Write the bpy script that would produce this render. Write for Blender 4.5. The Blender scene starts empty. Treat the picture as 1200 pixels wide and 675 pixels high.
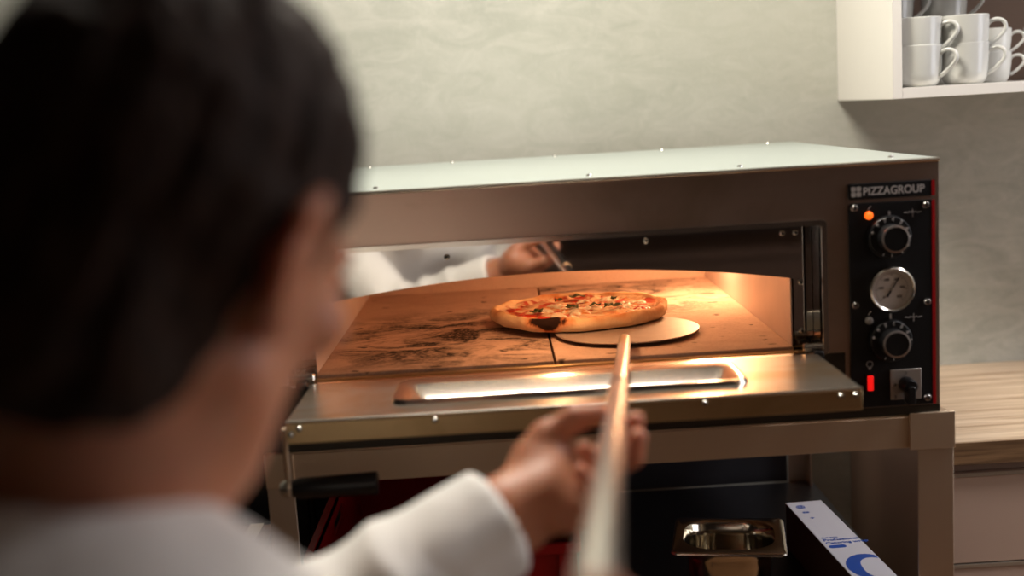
import bpy, bmesh, math, random
import numpy as np
from mathutils import Vector, Matrix
PI = math.pi
random.seed(7)
C = bpy.context.scene.collection
FLOOR = -1.14          # coordinates below are measured from the oven's stone; everything is lifted by 1.14 m at the end

# ------------------------------------------------------------------ materials
def nodes(name):
    m = bpy.data.materials.new(name); m.use_nodes = True
    nt = m.node_tree
    return m, nt, nt.nodes['Principled BSDF']
def N(nt, t, **kw):
    n = nt.nodes.new(t)
    for k, v in kw.items():
        if hasattr(n, k): setattr(n, k, v)
        else: n.inputs[k].default_value = v
    return n
def coords(nt, scale=(1, 1, 1)):
    tc = N(nt, 'ShaderNodeTexCoord'); mp = N(nt, 'ShaderNodeMapping'); mp.inputs['Scale'].default_value = scale
    nt.links.new(tc.outputs['Object'], mp.inputs['Vector']); return mp.outputs['Vector']
def noise(nt, vec, scale, detail=4, rough=.55, dist=0):
    n = N(nt, 'ShaderNodeTexNoise'); n.inputs['Scale'].default_value = scale; n.inputs['Detail'].default_value = detail
    n.inputs['Roughness'].default_value = rough; n.inputs['Distortion'].default_value = dist
    nt.links.new(vec, n.inputs['Vector']); return n.outputs['Fac']
def ramp(nt, fac, stops):
    r = N(nt, 'ShaderNodeValToRGB'); e = r.color_ramp.elements
    while len(e) < len(stops): e.new(.5)
    for i, (p, c) in enumerate(stops):
        e[i].position = p; e[i].color = (c, c, c, 1) if isinstance(c, (int, float)) else (*c, 1)
    nt.links.new(fac, r.inputs['Fac']); return r.outputs['Color']
def mix(nt, fac, a, b, mode='MIX'):
    m = N(nt, 'ShaderNodeMix', data_type='RGBA', blend_type=mode)
    for sock, v in ((m.inputs[0], fac), (m.inputs[6], a), (m.inputs[7], b)):
        if isinstance(v, (int, float)): sock.default_value = v
        elif isinstance(v, tuple): sock.default_value = (*v, 1)
        else: nt.links.new(v, sock)
    return m.outputs[2]
def bump(nt, b, h, strength=.3, dist=.002):
    n = N(nt, 'ShaderNodeBump'); n.inputs['Strength'].default_value = strength; n.inputs['Distance'].default_value = dist
    nt.links.new(h, n.inputs['Height']); nt.links.new(n.outputs['Normal'], b.inputs['Normal'])
def plain(name, col, rough=.5, metal=0., emit=None, es=0., var=0., vs=20., bmp=0., **kw):
    m, nt, b = nodes(name)
    b.inputs['Base Color'].default_value = (*col, 1); b.inputs['Roughness'].default_value = rough; b.inputs['Metallic'].default_value = metal
    if emit: b.inputs['Emission Color'].default_value = (*emit, 1); b.inputs['Emission Strength'].default_value = es
    for k, v in kw.items(): b.inputs[k.replace('_', ' ')].default_value = v
    v = coords(nt); f = noise(nt, v, vs)
    if var: nt.links.new(mix(nt, f, tuple(c*(1-var) for c in col), tuple(min(1, c*(1+var)) for c in col)), b.inputs['Base Color'])
    if bmp: bump(nt, b, f, bmp)
    return m
def steel(name, col=(.62, .6, .57), rough=.28, axis=0, stain=0., scol=(.42, .26, .09), sscale=6., streak=.14):
    m, nt, b = nodes(name)
    sc = [900., 900., 900.]; sc[axis] = 6.
    v = coords(nt, tuple(sc)); s = noise(nt, v, 1., 2)
    b.inputs['Metallic'].default_value = 1.
    r = N(nt, 'ShaderNodeMapRange'); nt.links.new(s, r.inputs['Value'])
    r.inputs['To Min'].default_value = rough*(1-streak*.5); r.inputs['To Max'].default_value = rough*(1+streak*.5)
    nt.links.new(r.outputs['Result'], b.inputs['Roughness'])
    c = mix(nt, s, tuple(x*.97 for x in col), tuple(min(1, x*1.03) for x in col))
    if stain:
        g = ramp(nt, noise(nt, coords(nt, (1, 1.6, 1)), sscale, 5, .6, .6), [(.47, 0.), (.66, 1.)])
        mm = N(nt, 'ShaderNodeMath', operation='MULTIPLY'); nt.links.new(g, mm.inputs[0]); mm.inputs[1].default_value = stain
        c = mix(nt, mm.outputs[0], c, scol)
    nt.links.new(c, b.inputs['Base Color']); return m

M = {}
M['steel'] = steel('brushed_steel', (.60, .555, .51), .3, 0)
M['steel_face'] = steel('brushed_steel_face', (.70, .52, .42), .34, 0, stain=.5, scol=(.36, .24, .12), sscale=3.)
M['steel_door'] = steel('heat_tinted_steel', (.66, .60, .52), .3, 0, stain=.6, scol=(.55, .34, .12), sscale=7.)
M['steel_edge'] = steel('polished_steel_edge', (.78, .72, .64), .2, 0)
M['steel_lip'] = steel('brushed_steel_lip', (.80, .58, .31), .38, 0, stain=.4, scol=(.4, .25, .08), sscale=5.)
M['steel_stand'] = steel('satin_stand_steel', (.85, .68, .50), .46, 0)
M['steel_leg'] = steel('satin_leg_steel', (.78, .64, .50), .44, 2)
M['steel_pan'] = steel('polished_pan_steel', (.7, .63, .52), .14, 0)
M['mirror'] = plain('mirror_steel', (.74, .71, .68), .045, 1., var=.05, vs=6)
M['oven_top'] = plain('painted_steel_top', (.33, .37, .345), .34, 0., var=.06, vs=90, bmp=.05)
M['screw'] = plain('zinc_screw', (.72, .70, .66), .25, 1.)
M['black'] = plain('black_plastic', (.010, .010, .011), .35)
M['black_panel'] = plain('black_enamel', (.0075, .0075, .009), .42)
M['red'] = plain('red_stripe', (.55, .005, .008), .4)
M['print'] = plain('grey_print', (.55, .52, .5), .5)
M['print_white'] = plain('white_print', (.75, .72, .7), .5)
M['plate'] = plain('silver_plate', (.6, .54, .49), .38, .6)
M['gauge_face'] = plain('gauge_face', (.62, .56, .52), .5)
M['orange_light'] = plain('orange_pilot', (.9, .15, .02), .3, emit=(1, .13, .01), es=1.5)
M['red_light'] = plain('red_rocker', (.8, .01, .01), .3, emit=(.9, .01, .008), es=.9)
M['clear_light'] = plain('unlit_pilot', (.30, .28, .27), .25)
M['knob_ring'] = plain('knob_ring', (.55, .5, .48), .3, .9)
M['glass'] = plain('glass', (1, 1, 1), .02, Transmission_Weight=1., IOR=1.45)
M['white_lam'] = plain('white_laminate', (.80, .765, .71), .45, var=.015, vs=5)
M['cream_lam'] = plain('cream_laminate', (.52, .37, .285), .45, var=.02, vs=5)
M['shade_lam'] = plain('shaded_cabinet_inside', (.20, .13, .095), .6)  # white cabinet's inner shade put into the colour as dark brown
M['porcelain'] = plain('porcelain', (.60, .60, .565), .2, var=.01, Coat_Weight=.4)
M['red_plastic'] = plain('red_crate_plastic', (.42, .006, .008), .38, var=.1)
M['shelf'] = steel('dark_shelf_steel', (.15, .15, .16), .36, 0)
M['cardboard'] = plain('cardboard', (.20, .10, .055), .8, var=.12, vs=30)
M['tape'] = plain('paper_tape', (.62, .54, .42), .6)
M['boxside'] = plain('brown_box_side', (.085, .035, .02), .7)
M['boxtop'] = plain('white_box_print', (.66, .64, .68), .5)
M['blue'] = plain('blue_print', (.01, .07, .38), .5)
M['seal'] = plain('dark_seal', (.02, .017, .015), .6)
M['rubber'] = plain('black_rubber', (.012, .012, .012), .5)
M['trousers'] = plain('dark_trousers', (.02, .02, .024), .85, var=.2, bmp=.2)
M['shoe'] = plain('shoe_leather', (.015, .012, .012), .4)
M['eye'] = plain('eye_white', (.75, .72, .68), .2)
M['iris'] = plain('iris', (.07, .035, .015), .2)
M['floor'] = plain('floor_tiles', (.15, .075, .035), .45, var=.2, vs=3)
M['ceiling'] = plain('ceiling_paint', (.30, .28, .25), .8)
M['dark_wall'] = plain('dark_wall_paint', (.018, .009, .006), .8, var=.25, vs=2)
M['wood_dark'] = plain('dark_wood', (.06, .028, .014), .5, var=.3, vs=5)
M['lamp'] = plain('lamp_diffuser', (1, .95, .85), .5, emit=(1, .86, .66), es=2.)
M['lamp_dim'] = plain('added_dim_diffuser', (1, .9, .75), .5, emit=(1, .7, .45), es=.35)  # diffuser of the added fill light behind the cook
M['bulb'] = plain('oven_bulb', (1, .8, .5), .4, emit=(1, .55, .2), es=25.)
M['knob_metal'] = plain('dull_metal_ball', (.62, .58, .5), .35, .8)

def wall_mat():
    m, nt, b = nodes('stucco_plaster')
    v = coords(nt); big = noise(nt, v, 1.5, 5, .55, .5); fine = noise(nt, coords(nt, (1, 1, 2.2)), 9, 6, .62, 1.6)
    sw = noise(nt, coords(nt, (1, 1, .5)), 34, 4, .7, 3.)
    c = mix(nt, ramp(nt, big, [(.3, 0.), (.72, 1.)]), (.345, .35, .305), (.485, .485, .42))
    c = mix(nt, ramp(nt, fine, [(.35, 0.), (.7, 1.)]), c, (.50, .495, .44), 'MIX')
    c2 = mix(nt, .22, c, mix(nt, ramp(nt, sw, [(.52, 0.), (.75, 1.)]), c, (.60, .59, .54)))
    # one patch of stain on the plaster near the worktop
    nt.links.new(c2, b.inputs['Base Color']); b.inputs['Roughness'].default_value = .55
    bump(nt, b, sw, .12, .002)
    return m
M['wall'] = wall_mat()
def stone_mat(name, soot):
    m, nt, b = nodes(name)
    v = coords(nt); g = noise(nt, v, 260, 3, .7); n1 = noise(nt, v, 9, 6, .6, .4)
    c = mix(nt, n1, (.46, .29, .215), (.62, .43, .33))
    c = mix(nt, ramp(nt, g, [(.3, .35), (.5, 0.)]), c, (.27, .17, .11))
    if soot:
        s = ramp(nt, noise(nt, coords(nt, (1, 1.5, 1)), 8.5, 9, .68, .9), [(.43, 0.), (.56, 1.)])
        pt = ramp(nt, noise(nt, v, 150, 6, .75), [(.36, .4), (.52, 1.)])
        # soot gathers in one broad patch of the stone
        tc = N(nt, 'ShaderNodeTexCoord'); sub = N(nt, 'ShaderNodeVectorMath', operation='DISTANCE'); nt.links.new(tc.outputs['Object'], sub.inputs[0]); sub.inputs[1].default_value = soot
        reg = ramp(nt, sub.outputs['Value'], [(.14, 1.), (.29, .10)])
        k = mix(nt, 1., s, pt, 'MULTIPLY'); k = mix(nt, 1., k, reg, 'MULTIPLY')
        c = mix(nt, k, c, (.028, .016, .010))
        # small black spots
        sp = ramp(nt, noise(nt, coords(nt, (1, 1.5, 1)), 34, 1, .4), [(.70, 0.), (.74, .85)])
        c = mix(nt, sp, c, (.05, .025, .015))
    nt.links.new(c, b.inputs['Base Color']); b.inputs['Roughness'].default_value = .9; b.inputs['Specular IOR Level'].default_value = .15; bump(nt, b, g, .3, .0012)
    return m
M['stone_l'] = stone_mat('sooty_stone', (-.19, -.13, .095))
M['stone_r'] = stone_mat('clean_stone', (.02, .16, .095))
M['firewall'] = stone_mat('chamber_lining', None)
M['firewall_side'] = plain('chamber_side_steel', (.62, .49, .44), .5, .4, var=.12, vs=12)

def wood_mat():
    m, nt, b = nodes('oak_worktop')
    v = coords(nt, (2., 34., 34.)); g = noise(nt, v, 1., 6, .6, .8); w = noise(nt, coords(nt, (5, 160, 160)), 1., 3)
    c = ramp(nt, g, [(.3, (.32, .215, .13)), (.5, (.56, .42, .29)), (.72, (.70, .56, .41))])
    c = mix(nt, ramp(nt, w, [(.35, .4), (.55, 0.)]), c, (.24, .15, .09))
    nt.links.new(c, b.inputs['Base Color']); b.inputs['Roughness'].default_value = .42; return m
M['oak'] = wood_mat()
def wood_edge():
    m, nt, b = nodes('oak_edge')
    g = noise(nt, coords(nt, (4., 60., 90.)), 1., 6, .6, .8)
    nt.links.new(ramp(nt, g, [(.3, (.10, .05, .02)), (.7, (.30, .17, .08))]), b.inputs['Base Color']); b.inputs['Roughness'].default_value = .5; return m
M['oak_edge'] = wood_edge()
def skin_mat():
    m, nt, b = nodes('skin')
    v = coords(nt); n = noise(nt, v, 26, 5); f = noise(nt, v, 420, 3)
    nt.links.new(mix(nt, n, (.44, .165, .085), (.56, .24, .135)), b.inputs['Base Color'])
    b.inputs['Roughness'].default_value = .48; b.inputs['Subsurface Weight'].default_value = .45
    b.inputs['Subsurface Radius'].default_value = (1., .25, .1); b.inputs['Subsurface Scale'].default_value = .018
    bump(nt, b, f, .2, .0006); return m
M['skin'] = skin_mat()
def hair_mat():
    m, nt, b = nodes('short_brown_hair')
    g = noise(nt, coords(nt, (220., 220., 30.)), 1., 3, .6, .5); p = noise(nt, coords(nt), 11, 4, .6)
    c = ramp(nt, g, [(.35, (.010, .0045, .0025)), (.62, (.040, .019, .011)), (.82, (.10, .055, .035))])
    c = mix(nt, ramp(nt, p, [(.55, 0.), (.78, .35)]), c, (.14, .085, .06))
    nt.links.new(c, b.inputs['Base Color']); b.inputs['Roughness'].default_value = .75; b.inputs['Specular IOR Level'].default_value = .2; bump(nt, b, g, .8, .003); return m
M['hair'] = hair_mat()
def cloth_mat():
    m, nt, b = nodes('white_cotton')
    v = coords(nt); w = noise(nt, coords(nt, (900, 900, 900)), 1., 2); f = noise(nt, v, 13, 4, .5, .4)
    b.inputs['Base Color'].default_value = (.84, .81, .77, 1); b.inputs['Roughness'].default_value = .85
    b.inputs['Sheen Weight'].default_value = .2
    bump(nt, b, f, .5, .012); return m
M['cloth'] = cloth_mat()
def pizza_mat():
    m, nt, b = nodes('pizza_topping')
    v = coords(nt); a = noise(nt, v, 38, 5, .6, .8); d = noise(nt, v, 24, 5, .6, 1.2); e = noise(nt, v, 120, 3)
    c = mix(nt, ramp(nt, a, [(.45, 0.), (.54, 1.)]), (.50, .045, .012), (.74, .50, .28))
    c = mix(nt, ramp(nt, d, [(.54, 0.), (.66, .8)]), c, (.72, .25, .045))
    c = mix(nt, ramp(nt, e, [(.68, 0.), (.74, .7)]), c, (.15, .06, .02))
    nt.links.new(c, b.inputs['Base Color']); b.inputs['Roughness'].default_value = .38; bump(nt, b, a, .8, .004); return m
M['topping'] = pizza_mat()
def crust_mat():
    m, nt, b = nodes('baked_crust')
    v = coords(nt); a = noise(nt, v, 22, 5, .6, .4)
    tc = N(nt, 'ShaderNodeTexCoord'); sx = N(nt, 'ShaderNodeSeparateXYZ'); nt.links.new(tc.outputs['Object'], sx.inputs[0])
    zr = ramp(nt, sx.outputs['Z'], [(.008, 0.), (.023, 1.)])
    base = mix(nt, ramp(nt, a, [(.40, 0.), (.66, 1.)]), (.76, .50, .26), (.55, .17, .035))
    low = mix(nt, ramp(nt, a, [(.3, 0.), (.8, 1.)]), (.74, .54, .36), (.66, .42, .22))
    c = mix(nt, zr, low, base)
    # the one burnt blister on the rim
    ml = N(nt, 'ShaderNodeVectorMath', operation='MULTIPLY'); nt.links.new(tc.outputs['Object'], ml.inputs[0]); ml.inputs[1].default_value = (.55, .6, 1.5)
    dd = N(nt, 'ShaderNodeVectorMath', operation='DISTANCE'); nt.links.new(ml.outputs[0], dd.inputs[0]); dd.inputs[1].default_value = (-.056*.55, -.116*.6, .0165*1.5)
    an = N(nt, 'ShaderNodeMath', operation='MULTIPLY_ADD'); nt.links.new(a, an.inputs[0]); an.inputs[1].default_value = -.03; nt.links.new(dd.outputs['Value'], an.inputs[2])
    c = mix(nt, ramp(nt, an.outputs[0], [(-.002, 1.), (.012, 0.)]), c, (.50, .13, .03))
    c = mix(nt, ramp(nt, an.outputs[0], [(-.011, 1.), (.000, 0.)]), c, (.018, .006, .003))
    nt.links.new(c, b.inputs['Base Color']); b.inputs['Roughness'].default_value = .85; b.inputs['Specular IOR Level'].default_value = .15; bump(nt, b, noise(nt, v, 60, 4), .5, .003); return m
M['crust'] = crust_mat()
M['basil'] = plain('baked_basil', (.05, .065, .012), .5, var=.4, vs=90)
def cheese_mat():
    m, nt, b = nodes('melted_mozzarella')
    v = coords(nt); a = noise(nt, v, 75, 5, .6, .8)
    nt.links.new(mix(nt, ramp(nt, a, [(.5, 0.), (.62, 1.)]), (.80, .70, .52), (.66, .24, .06)), b.inputs['Base Color'])
    b.inputs['Roughness'].default_value = .3; bump(nt, b, noise(nt, v, 140, 4), .8, .002); return m
M['cheese'] = cheese_mat()
M['tomato'] = plain('tomato_sauce', (.55, .04, .012), .3, var=.2, vs=60)

# ------------------------------------------------------------------ mesh helpers
OFF = {}
def finish(o):
    for p in o.data.polygons: p.use_smooth = True
def link_mesh(name, me, mat, parent=None, base=None):
    for m_ in (mat if isinstance(mat, (list, tuple)) else [mat]): me.materials.append(M[m_])
    o = bpy.data.objects.new(name, me); C.objects.link(o)
    if parent is not None:
        off = OFF[parent.name]; o.parent = parent
    else:
        if base is None:
            co = np.empty(len(me.vertices)*3); me.vertices.foreach_get('co', co); co = co.reshape(-1, 3)
            lo, hi = co.min(0), co.max(0); base = ((lo[0]+hi[0])/2, (lo[1]+hi[1])/2, lo[2])
        off = Vector(base); o.location = off
    me.transform(Matrix.Translation(-Vector(off))); OFF[o.name] = Vector(off)
    return o
def obj(name, bm, mat, parent=None, bev=0., smooth=35, base=None):
    me = bpy.data.meshes.new(name)
    bmesh.ops.recalc_face_normals(bm, faces=bm.faces)
    bm.to_mesh(me); bm.free()
    o = link_mesh(name, me, mat, parent, base)
    if bev:
        b = o.modifiers.new('bevel', 'BEVEL'); b.width = bev; b.segments = 2; b.limit_method = 'ANGLE'; b.angle_limit = math.radians(40); b.harden_normals = False
    if smooth:
        me.polygons.foreach_set('use_smooth', [True]*len(me.polygons))
        me.set_sharp_from_angle(angle=math.radians(smooth))
    return o
def thing(name, label, cat, loc, group=None):
    o = bpy.data.objects.new(name, None); C.objects.link(o); o.location = loc; OFF[o.name] = Vector(loc)
    o.empty_display_size = .05; o['label'] = label; o['category'] = cat
    if group: o['group'] = group
    return o
def tag(o, label, cat, group=None):
    o['label'] = label; o['category'] = cat
    if group: o['group'] = group
    return o
def struct(o): o['kind'] = 'structure'; return o
def box(bm, x0, x1, y0, y1, z0, z1, rot=None):
    vs = [bm.verts.new((x, y, z)) for z in (z0, z1) for x, y in ((x0, y0), (x1, y0), (x1, y1), (x0, y1))]
    for f in ((0, 3, 2, 1), (4, 5, 6, 7), (0, 1, 5, 4), (1, 2, 6, 5), (2, 3, 7, 6), (3, 0, 4, 7)): bm.faces.new([vs[i] for i in f])
    if rot is not None: bmesh.ops.transform(bm, matrix=rot, verts=vs)
    return vs
def B(*a, **k):
    bm = bmesh.new(); box(bm, *a, **k); return bm
def frame_axes(d):
    d = Vector(d).normalized(); a = Vector((0, 0, 1)) if abs(d.z) < .9 else Vector((1, 0, 0))
    u = d.cross(a).normalized(); return u, d.cross(u).normalized(), d
def lathe(bm, prof, o, axis=(0, 0, 1), n=40, closed=False):
    """prof: list of (radius, height along axis)"""
    u, v, d = frame_axes(axis); o = Vector(o); rings = []
    for r, h in prof:
        if r < 1e-6: rings.append([bm.verts.new(o+d*h)])
        else: rings.append([bm.verts.new(o+d*h+(u*math.cos(2*PI*i/n)+v*math.sin(2*PI*i/n))*r) for i in range(n)])
    pairs = list(zip(rings, rings[1:]))
    if closed: pairs.append((rings[-1], rings[0]))
    for a, b in pairs:
        for i in range(n):
            j = (i+1) % n
            if len(a) == 1 and len(b) == 1: continue
            if len(a) == 1: bm.faces.new((a[0], b[i], b[j]))
            elif len(b) == 1: bm.faces.new((a[i], b[0], a[j]))
            else: bm.faces.new((a[i], b[i], b[j], a[j]))
    return bm
def L(*a, **k): return lathe(bmesh.new(), *a, **k)
def tube(bm, pts, r, n=12, cap=True, flat=1.):
    pts = [Vector(p) for p in pts]; rings = []; rr = r if isinstance(r, (list, tuple)) else [r]*len(pts)
    t0 = (pts[1]-pts[0]).normalized(); u, v, _ = frame_axes(t0)
    for i, p in enumerate(pts):
        t = (pts[min(i+1, len(pts)-1)]-pts[max(i-1, 0)]).normalized()
        u = (u-t*u.dot(t)).normalized(); v = t.cross(u)
        rings.append([bm.verts.new(p+(u*math.cos(2*PI*k/n)*flat+v*math.sin(2*PI*k/n))*rr[i]) for k in range(n)])
    for a, b in zip(rings, rings[1:]):
        for k in range(n): bm.faces.new((a[k], a[(k+1) % n], b[(k+1) % n], b[k]))
    if cap: bm.faces.new(rings[0][::-1]); bm.faces.new(rings[-1])
    return bm
def T(*a, **k): return tube(bmesh.new(), *a, **k)
def prism(bm, poly, lo, hi, plane='xz'):
    """extrude a polygon given in a plane along the third axis"""
    def P(a, b, c): return {'xz': (a, c, b), 'xy': (a, b, c), 'yz': (c, a, b)}[plane]
    A = [bm.verts.new(P(a, b, lo)) for a, b in poly]; D = [bm.verts.new(P(a, b, hi)) for a, b in poly]
    bm.faces.new(A); bm.faces.new(D[::-1]); n = len(poly)
    for i in range(n): bm.faces.new((A[i], A[(i+1) % n], D[(i+1) % n], D[i]))
    return bm
def PR(*a, **k): return prism(bmesh.new(), *a, **k)
def rrect(x0, x1, z0, z1, r, n=6):
    out = []
    for cx, cz, a0 in ((x1-r, z1-r, 0), (x0+r, z1-r, 90), (x0+r, z0+r, 180), (x1-r, z0+r, 270)):
        for i in range(n+1):
            a = math.radians(a0+90*i/n); out.append((cx+r*math.cos(a), cz+r*math.sin(a)))
    return out
def ring_prism(bm, outer, inner, lo, hi, plane='xz'):
    def P(a, b, c): return {'xz': (a, c, b), 'xy': (a, b, c)}[plane]
    n = len(outer); V = [[bm.verts.new(P(a, b, c)) for a, b in p] for p, c in ((outer, lo), (inner, lo), (inner, hi), (outer, hi))]
    for k in range(4):
        a, b = V[k], V[(k+1) % 4]
        for i in range(n): bm.faces.new((a[i], a[(i+1) % n], b[(i+1) % n], b[i]))
    return bm
def text(s, size, x, y, z, mat, parent, name, plane='xz', rotz=0., extrude=.0004, align='LEFT', bold=0., spin=0., sx=1.):
    cu = bpy.data.curves.new(name, 'FONT'); cu.body = s; cu.size = size; cu.extrude = extrude; cu.align_x = align; cu.offset = bold
    tmp = bpy.data.objects.new('tmp_text', cu); C.objects.link(tmp)
    dg = bpy.context.evaluated_depsgraph_get(); me = bpy.data.meshes.new_from_object(tmp.evaluated_get(dg))
    bpy.data.objects.remove(tmp); bpy.data.curves.remove(cu)
    mt = Matrix.Translation((x, y, z)) @ Matrix.Rotation(rotz, 4, 'Z')
    if plane == 'xz': mt = mt @ Matrix.Rotation(PI/2, 4, 'X')
    mt = mt @ Matrix.Rotation(spin, 4, 'Z') @ Matrix.Diagonal((sx, 1, 1, 1))
    me.transform(mt); me.name = name
    return link_mesh(name, me, mat, parent)

# ------------------------------------------------------------------ the room
WY = .85; CEIL = 1.42
X0, X1, Y0 = -2.1, 2.7, -3.6
struct(obj('floor', B(X0, X1, Y0, WY, FLOOR-.05, FLOOR), 'floor'))
struct(obj('ceiling', B(X0, X1, Y0, WY, CEIL, CEIL+.05), 'ceiling'))
struct(obj('wall_back', B(X0, X1, WY, WY+.1, FLOOR, CEIL), 'wall'))
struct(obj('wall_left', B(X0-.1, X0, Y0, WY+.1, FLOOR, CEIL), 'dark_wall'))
bm = bmesh.new(); wy0, wy1, wz0, wz1 = -1.0, .15, -.15, .95
box(bm, X1, X1+.1, Y0, wy0, FLOOR, CEIL); box(bm, X1, X1+.1, wy1, WY+.1, FLOOR, CEIL); box(bm, X1, X1+.1, wy0, wy1, FLOOR, wz0); box(bm, X1, X1+.1, wy0, wy1, wz1, CEIL)
struct(obj('wall_right', bm, 'wall', smooth=0))
win = thing('added_window_1', 'added white framed window in the right wall, brightening the plaster wall', 'window', (X1+.06, (wy0+wy1)/2, wz0)); win['kind'] = 'structure'  # unseen window, added to brighten the wall right of the oven
bm = bmesh.new()
for a_, b_, c_, d_ in ((wy0, wy1, wz0, wz0+.05), (wy0, wy1, wz1-.05, wz1), (wy0, wy0+.05, wz0+.05, wz1-.05), (wy1-.05, wy1, wz0+.05, wz1-.05), (-.45, -.40, wz0+.05, wz1-.05)): box(bm, X1+.04, X1+.09, a_, b_, c_, d_)
obj('window_frame', bm, 'white_lam', win, smooth=0)
obj('pane', B(X1+.06, X1+.066, wy0+.05, wy1-.05, wz0+.05, wz1-.05), 'glass', win, smooth=0)
l = bpy.data.lights.new('added_window_fill', 'AREA'); l.shape = 'RECTANGLE'; l.size = 1.05; l.size_y = 1.0; l.energy = 8.5; l.color = (.97, .95, 1.)  # sideways fill light of the added window
o = bpy.data.objects.new('added_window_fill', l); C.objects.link(o); o.parent = win; o.location = (-.065, 0, .55); o.rotation_euler = (0, PI/2, 0)
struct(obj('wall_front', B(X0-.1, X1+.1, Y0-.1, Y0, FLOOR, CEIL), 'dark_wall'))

# ------------------------------------------------------------------ oven
FY = -.04; ZT = .248; ZB = -.095; XL = -.075; XR = .848; YB = .745
ov = thing('deck_oven', 'wide stainless steel electric pizza oven with its door folded down, on the steel stand', 'pizza oven', (.386, .35, ZB))
bm = bmesh.new()
box(bm, XL, XR, FY, FY+.002, .172, ZT); box(bm, .72, XR, FY, FY+.002, -.083, -.004)
box(bm, XL, -.03, FY, FY+.002, -.004, .172); box(bm, .692, XR, FY, FY+.002, -.004, .172)
obj('front_face', bm, 'steel_face', ov, smooth=0)
M['plinth'] = steel('dark_plinth_steel', (.10, .09, .075), .4, 0)
bm = bmesh.new(); box(bm, XL, XR, FY-.0005, FY+.002, ZB, -.083); box(bm, XL, .72, FY-.0005, FY+.002, -.083, -.004); obj('plinth_strip', bm, 'plinth', ov, smooth=0)
bm = bmesh.new()
box(bm, XL, XL+.002, FY, YB, ZB, ZT); box(bm, XR-.002, XR, FY+.002, YB, ZB, ZT); box(bm, XL, XR, YB-.002, YB, ZB, ZT); box(bm, XL, XR, FY, YB, ZB-.0, ZB+.002)
obj('side_casing', bm, 'steel', ov, smooth=0)
tp = obj('top_panel', B(XL-.001, XR+.001, FY-.002, YB, ZT-.001, ZT+.003), 'oven_top', ov, bev=.0012)
obj('front_edge', T([(XL, FY-.0015, ZT+.0005), (XR, FY-.0015, ZT+.0005)], .0028, 8), 'steel_edge', ov)
for x, y in ((.805, .021), (.596, .012), (.585, .70), (.795, .723), (.18, .70), (.378, .715), (.02, .70), (.39, .01), (.10, .01)):
    obj('rivet', L([(0, .003), (.003, .0025), (.0042, 0)], (x, y, ZT+.003), n=14), 'screw', ov)
# folded opening rim
bm = bmesh.new()
ring_prism(bm, rrect(-.034, .697, -.004, .178, .006), rrect(-.029, .6905, -.006, .171, .004), FY-.005, FY+.012)
obj('opening_rim', bm, 'steel_edge', ov, bev=.0012)
bm = bmesh.new()   # reveal around the mouth
box(bm, -.031, .693, FY+.001, .010, .1705, .1725); box(bm, -.0315, -.0295, FY+.001, .010, -.004, .172); box(bm, .6905, .6925, FY+.001, .010, -.004, .172)
obj('mouth_reveal', bm, 'mirror', ov, smooth=0)
# polished baffle with arched lower edge
arc = [(x, .1225-.26*(x-.33)**2) for x in np.linspace(.0, .664, 41)]
poly = [(-.029, -.003), (.0, -.003)] + arc + [(.664, -.003), (.690, -.003), (.690, .1705), (-.029, .1705)]
bf = obj('baffle', PR(poly[::-1], .008, .010), 'mirror', ov, smooth=0)
for x, z in ((.19, .152), (.463, .158), (.650, .157), (.668, .157), (.674, .088), (.674, .02)):
    obj('baffle_screw', L([(.0018, -.0035), (.0032, -.003), (.0042, 0)], (x, .0075, z), (0, 1, 0), n=14), 'screw', bf)
    obj('baffle_washer', L([(.0018, -.0042), (0, -.0042)], (x, .0075, z), (0, 1, 0), n=12), 'seal', bf)
# chamber
st = obj('baking_stone', B(-.0, .328, .0, .70, -.022, 0), 'stone_l', ov, bev=.001)
st2 = obj('baking_stone', B(.3315, .66, .0, .70, -.022, 0), 'stone_r', ov, bev=.001)
bm = bmesh.new(); box(bm, -.002, .662, .70, .702, -.022, .17)
obj('chamber_back', bm, 'firewall', ov, smooth=0)
obj('chamber_side', B(.66, .662, .011, .70, -.022, .17), 'firewall_side', ov, smooth=0)
obj('chamber_side', B(-.002, -.0, .011, .70, -.022, .17), 'firewall_side', ov, smooth=0)
obj('chamber_roof', B(-.002, .662, .011, .702, .17, .172), 'firewall_side', ov, smooth=0)
bm = bmesh.new(); box(bm, -.03, .691, -.012, -.0005, -.014, -.0045); box(bm, -.03, .691, -.040, -.012, -.012, -.009)
obj('sill', bm, 'steel_lip', ov, bev=.0008)
obj('chamber_lamp', L([(0, -.012), (.010, -.010), (.014, -.002), (.016, 0)], (.34, .07, .169), n=24), 'bulb', ov)  # second lamp added out of view to brighten the pizza
lam = obj('chamber_lamp', L([(0, -.03), (.012, -.028), (.018, -.018), (.02, -.004), (.026, 0)], (.615, .45, .168), n=24), 'bulb', ov)
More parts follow.
